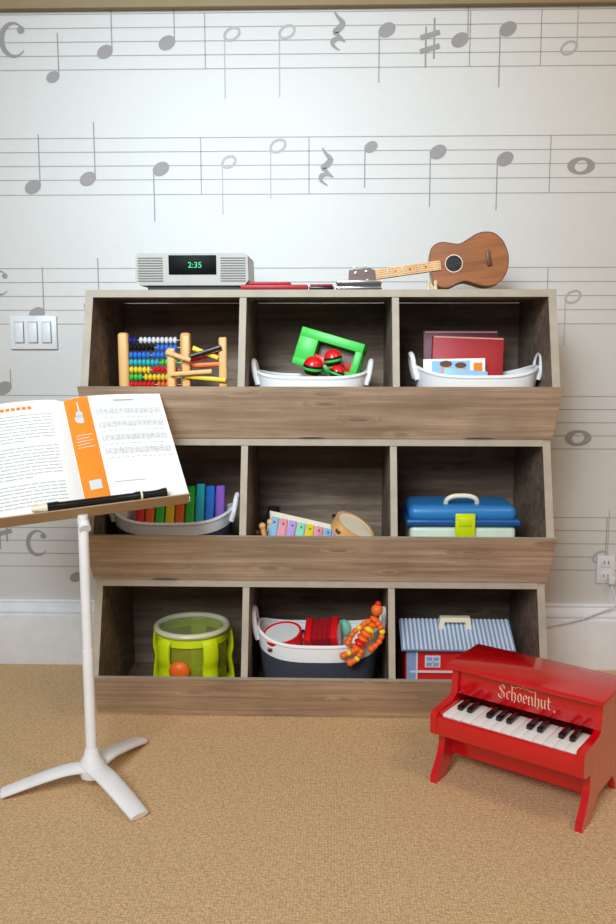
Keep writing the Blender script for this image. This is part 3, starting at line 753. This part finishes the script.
for i in range(4):
    v = -.0075 + i * .005
    q = MB(GRILLE); q.tube([(L * .75, -.0225, v), (-NL, -.0215, v)], .0003, 0, 6); q.obj('string', uk)
wp = thing('wooden_peg_figure', 'tiny pair of pale wooden pegs under the ukulele neck', 'toy', (X_(432, -.31, 283), -.31, H + .0005))
for s_ in (-1, 1):
    q = MB(MAPLE); q.lathe([(0, 0), (.006, 0), (.005, .006), (.0035, .012), (.005, .017), (.0035, .022), (0, .023)], 0, 14, Tr(s_ * .008, 0, 0)); q.obj('peg', wp)
# ------------------------------------------------------------------ music stand
hx, hy = F(92, 762, .055)
st = thing('music_stand', 'white metal music stand with tripod base holding an open songbook', 'music stand', (hx, hy, 0))
PH = .582
q = MB(WHITEP); q.cyl((0, 0, .05), (0, 0, .30), .0115, seg=20); q.cyl((0, 0, .28), (0, 0, PH), .0105, seg=20); q.obj('pole', st)
q = MB(WHITEP); q.lathe([(0, .026), (.024, .026), (.028, .040), (.027, .056), (.017, .070), (.0135, .085), (0, .086)], 0, 28); q.obj('hub', st)
for tx, ty in [(2, 795), (140, 742), (140, 818)]:
    X, Y = F(tx, ty, .004); d = Vector((X - hx, Y - hy, 0)); n_ = d.normalized(); L_ = d.length
    pts = spl([n_ * .010 + Vector((0, 0, .046)), n_ * (L_ * .3) + Vector((0, 0, .043)), n_ * (L_ * .6) + Vector((0, 0, .030)), n_ * (L_ * .88) + Vector((0, 0, .015)), n_ * L_ + Vector((0, 0, .0085))], 5)
    q = MB(WHITEP); q.tube(pts, [.0185 - .003 * i / len(pts) for i in range(len(pts))], 0, 14, sx=.48, sy=1.3, up=(0, 0, 1)); q.obj('leg', st)
DA, DT = 25, 44
DTm = Rz(DA) @ Ry(-3.2) @ Rx(-DT)
Dloc = Tr(0, 0, PH)
q = MB(WHITEP); T = Dloc @ DTm
q.box((0, .008, .135), (.43, .003, .27), 0, T, bev=.001)
q.obj('desk_plate', st)
q = MB(TANW); q.box((-.022, -.010, -.0015), (.478, .034, .0025), 0, T, front=TANW); q.obj('ledge', st, 'thin tan book ledge')
q = MB(WHITEP); q.cyl((0, .01, -.03), (0, .02, .03), .012, T=T); q.obj('tilt_bracket', st)
WT_ = Tr(hx, hy, 0) @ Dloc @ DTm
bk = thing('songbook', 'open songbook with orange strip and printed music on the stand', 'book', WT_ @ Tr(.008, 0, .0015))
PW, PHH = .214, .290
def nn(u): 
    k = abs(u) / PW
    return .004 + .012 * math.sin(math.pi * min(1, k * 1.0) ** .6) 
def page(side):
    q = MB(PAPER, PRINT, PORANGE, WHITE); n = 14
    us = [side * PW * i / n for i in range(n + 1)]
    vs = []
    for u in us: vs += [(u, .0055, 0), (u, -nn(u), 0), (u, -nn(u), PHH), (u, .0055, PHH)]
    fs = []
    for i in range(n):
        for k in range(4):
            a, b = i * 4 + k, i * 4 + (k + 1) % 4
            fs.append([a, b, b + 4, a + 4])
    fs += [[0, 1, 2, 3], [n * 4 + 3, n * 4 + 2, n * 4 + 1, n * 4]]
    q.add(vs, fs, 0)
    def strip(u0, v0, u1, v1, m_, o=.0005):
        k = max(1, int(abs(u1 - u0) / .012)); A = []; fs = []
        for i in range(k + 1):
            u = u0 + (u1 - u0) * i / k; A += [(u, -nn(u) - o, v0), (u, -nn(u) - o, v1)]
        for i in range(k): fs.append([2 * i, 2 * i + 2, 2 * i + 3, 2 * i + 1])
        q.add(A, fs, m_)
    if side < 0:
        for i in range(9): strip(-.165 + i * .011, PHH - .024, -.165 + i * .011 + .008, PHH - .016, 2)
        strip(-.190, PHH - .046, -.184, PHH - .034, 2)
        random.seed(3)
        for r in range(28):
            v = PHH - .040 - r * .0084
            if r in (9, 20): continue
            u = -.180; end = -.030 if r not in (8, 19, 27) else -.09
            while u < end:
                l_ = random.uniform(.010, .026); strip(u, v, min(u + l_, end), v + .0016, 1); u += l_ + .0025
    else:
        strip(.001, .012, .052, PHH - .001, 2)
        q.flat(ell(.027, PHH - .062, .012, .011), 3, Tr(0, -nn(.027) - .0012, 0) @ XZ); q.flat(ell(.027, PHH - .048, .008, .008), 3, Tr(0, -nn(.027) - .0012, 0) @ XZ); strip(.0255, PHH - .043, .0285, PHH - .014, 3, .001)
        for i in range(5): strip(.010, PHH - .105 - i * .008, .044 - (i % 2) * .008, PHH - .1035 - i * .008, 3, .001)
        strip(.016, .045, .040, .068, 3, .001)
        strip(.105, PHH - .019, .150, PHH - .015, 1)
        for r in range(4):
            v = PHH - .042 - r * .036
            for k in range(5): strip(.063, v - k * .0032, .203, v - k * .0032 + .0008, 1)
            for uu in (.063, .098, .133, .168, .2022): strip(uu, v - .0128, uu + .0008, v + .0008, 1, .0006)
            for i in range(12):
                u = .070 + i * .0112; dv = random.choice([0, .0032, .0064, -.0032]); strip(u, v - .0110 + dv, u + .0028, v - .0090 + dv, 1, .0007); strip(u + .0022, v - .0098 + dv, u + .0028, v + .001 + dv, 1, .0007)
            u = .066
            while u < .195:
                l_ = random.uniform(.005, .012); strip(u, v - .0240, u + l_, v - .0228, 1); u += l_ + .004
        strip(.065, .055, .13, .0565, 1)
    q.obj('page_block', bk)
page(-1); page(1)
q = MB(WHITE); q.box((0, .0058, PHH / 2 - .001), (PW * 2 + .004, .001, PHH)); q.obj('cover', bk)
rl = thing('recorder', 'black and cream recorder lying on the music stand ledge', 'recorder', WT_ @ Tr(-.098, -.0260, .0100) @ Ry(90) @ Matrix.Diagonal((.86, .86, 1, 1)))
q = MB(CREAM); q.lathe([(0, 0), (.006, .001), (.008, .012), (.010, .022), (.0108, .026), (.0108, .030), (0, .030)], 0, 20); q.obj('mouthpiece', rl, 'cream mouthpiece')
q = MB(BLACK); q.lathe([(0, .028), (.0105, .028), (.0112, .050), (.009, .056), (.0085, .20), (.0105, .205), (.0105, .215), (0, .215)], 0, 20)
q.obj('recorder_body', rl)
q = MB(BLACK, CREAM); q.lathe([(0, .215), (.0095, .215), (.008, .235), (.0085, .25), (.0112, .262), (.0112, .268), (.006, .268), (0, .262)], 0, 20); q.lathe([(.0106, .2135), (.0114, .2145), (.0114, .217), (.0100, .218)], 1, 20); q.obj('foot_joint', rl)
# ------------------------------------------------------------------ toy piano
px_, py_ = F(431, 781, 0)
PA = -35; PWd = .314
pn = thing('toy_piano', 'glossy red toy upright piano with gold lettering standing on the carpet', 'toy piano', Tr(px_, py_, 0) @ Rz(PA) @ Matrix.Scale(1.035, 4))
side = spl([(-.004, 0), (-.002, .016), (.020, .046), (.030, .075), (.028, .100)], 4)
side = [(p[0], p[1]) for p in side] + [(.004, .104), (-.008, .108), (-.010, .148), (.0, .154), (.070, .160), (.080, .166), (.086, .219), (.205, .219), (.205, .05), (.218, .02), (.225, .0), (.192, 0), (.180, .025), (.168, .040), (.082, .040), (.068, .030), (.038, 0)]
for X in (0, PWd - .014):
    q = MB(PIANO); q.prism(side, .014, 0, Tr(X, 0, 0) @ YZX); q.obj('side_panel', pn)
q = MB(PIANO); q.box((PWd / 2, .142, .2245), (PWd + .014, .150, .011), bev=.003); q.obj('lid', pn)
q = MB(PIANO); q.box((PWd / 2, .096, .190), (PWd - .028, .010, .057)); q.obj('front_panel', pn)
GL = {'S': ([[(.80, 1.15), (.66, 1.42), (.40, 1.48), (.16, 1.28), (.20, 1.0), (.48, .80), (.76, .58), (.74, .22), (.46, .02), (.16, .08), (.02, .38)]], 1.0),
      'c': ([[(.5, .8), (.32, .92), (.12, .75), (.12, .2), (.3, .05), (.5, .2)]], .62),
      'h': ([[(.0, 1.6), (.12, 1.5), (.12, .1), (.22, 0)], [(.15, .75), (.4, .93), (.55, .75), (.55, .2), (.42, -.2)]], .76),
      'o': ([[(.12, .75), (.12, .2), (.32, .05), (.52, .22), (.52, .75), (.32, .95), (.12, .75)]], .70),
      'e': ([[(.12, .45), (.5, .6), (.5, .78), (.32, .95), (.12, .75), (.12, .2), (.3, .05), (.5, .2)]], .64),
      'n': ([[(0, .8), (.12, .9), (.12, .1), (.22, 0)], [(.15, .75), (.4, .93), (.55, .78), (.55, .15), (.68, .02)]], .80),
      'u': ([[(0, .8), (.12, .9), (.12, .2), (.3, .03), (.52, .2)], [(.52, .95), (.52, .15), (.66, .02)]], .80),
      't': ([[(.15, 1.3), (.15, .2), (.3, .05), (.48, .2)], [(0, .9), (.42, .9)]], .55)}
q = MB(GOLD); word = 'Schoenhut'; tot = sum(GL[c][1] for c in word); scl = .112 / tot
u = -tot / 2
Tt = Tr(PWd * .50, .0904, .176) @ XZ
for c in word:
    for li, ln in enumerate(GL[c][0]):
        q.nib([((u + a) * scl, b * scl * 1.12) for a, b in ln], .15 * scl, 38, GOLD, Tt)
    if c == 'S': q.nib([((u + a) * scl, b * scl * 1.12) for a, b in [(.46, 1.3), (.46, .25)]], .06 * scl, 38, GOLD, Tt)
    u += GL[c][1]
q.text('®', .007, GOLD, Tr(PWd * .50 + .062, .0904, .175) @ XZ, .0002)
Te = Tr(PWd * .50 - .004, .0904, .1755) @ XZ
q.stroke([(-.022, .0290), (-.015, .0285), (-.009, .0320), (-.004, .0300), (0, .0345), (.004, .0300), (.009, .0320), (.015, .0285), (.022, .0290)], .0015, GOLD, Te); q.flat(ell(0, .0370, .0032, .0026), GOLD, Te)
q.obj('gold_lettering', pn)
q = MB(PIANO); q.box((PWd / 2, .198, .125), (PWd - .028, .008, .17)); q.obj('back_panel', pn)
q = MB(PIANO); q.box((PWd / 2, .045, .119), (PWd - .028, .10, .012)); q.box((PWd / 2, -.002, .127), (PWd - .026, .012, .038), bev=.002); q.obj('key_bed', pn)
q = MB(PIANO); q.box((PWd / 2, .072, .077), (PWd - .028, .008, .076)); q.obj('lower_panel', pn)
q = MB(PIANO); q.box((PWd / 2, .136, .044), (PWd - .028, .12, .007)); q.obj('bottom_board', pn)
KX0, KX1 = .020, PWd - .020
for a_, b_ in ((.014, KX0 - .001), (KX1 + .001, PWd - .014)):
    q = MB(PIANO); q.box(((a_ + b_) / 2, .045, .141), (b_ - a_, .085, .026), bev=.001); q.obj('cheek_block', pn)
nw = 13; kw = (KX1 - KX0) / nw
for i in range(nw):
    q = MB(KEYW); q.box((KX0 + (i + .5) * kw, .047, .1405), (kw - .0014, .084, .018), 0, bev=.001); q.obj('white_key', pn)
for i in range(nw - 1):
    if i % 7 in (2, 6): continue
    q = MB(KEYB); q.box((KX0 + (i + 1) * kw, .064, .154), (kw * .54, .050, .010), 0, bev=.0015); q.obj('black_key', pn)
# ------------------------------------------------------------------ lights
def area(name, loc, tgt, size, power, col, spread=180):
    l = bpy.data.lights.new(name, 'AREA'); l.size = size; l.energy = power; l.color = col; l.spread = rad(spread)
    o = bpy.data.objects.new(name, l); COL.objects.link(o); o.location = loc
    o.rotation_euler = (Vector(tgt) - Vector(loc)).to_track_quat('-Z', 'Y').to_euler()
area('window_light', (-.7, -3.1, 2.1), (-.05, -.3, .40), 1.2, 22.5, (.89, .96, 1), 100)
area('window_glow', (-.5, -2.6, 2.2), (-.20, 0, 1.30), .5, 4.2, (.68, .86, 1), 44)
area('ceiling_lamp', (1.3, -1.7, 2.2), (.8, -.3, .3), .6, 11.5, (1, .74, .48))
wd_ = bpy.data.worlds.new('world'); sc.world = wd_; wd_.use_nodes = True
bgd = wd_.node_tree.nodes['Background']; bgd.inputs[0].default_value = (1, .98, .97, 1); bgd.inputs[1].default_value = .18
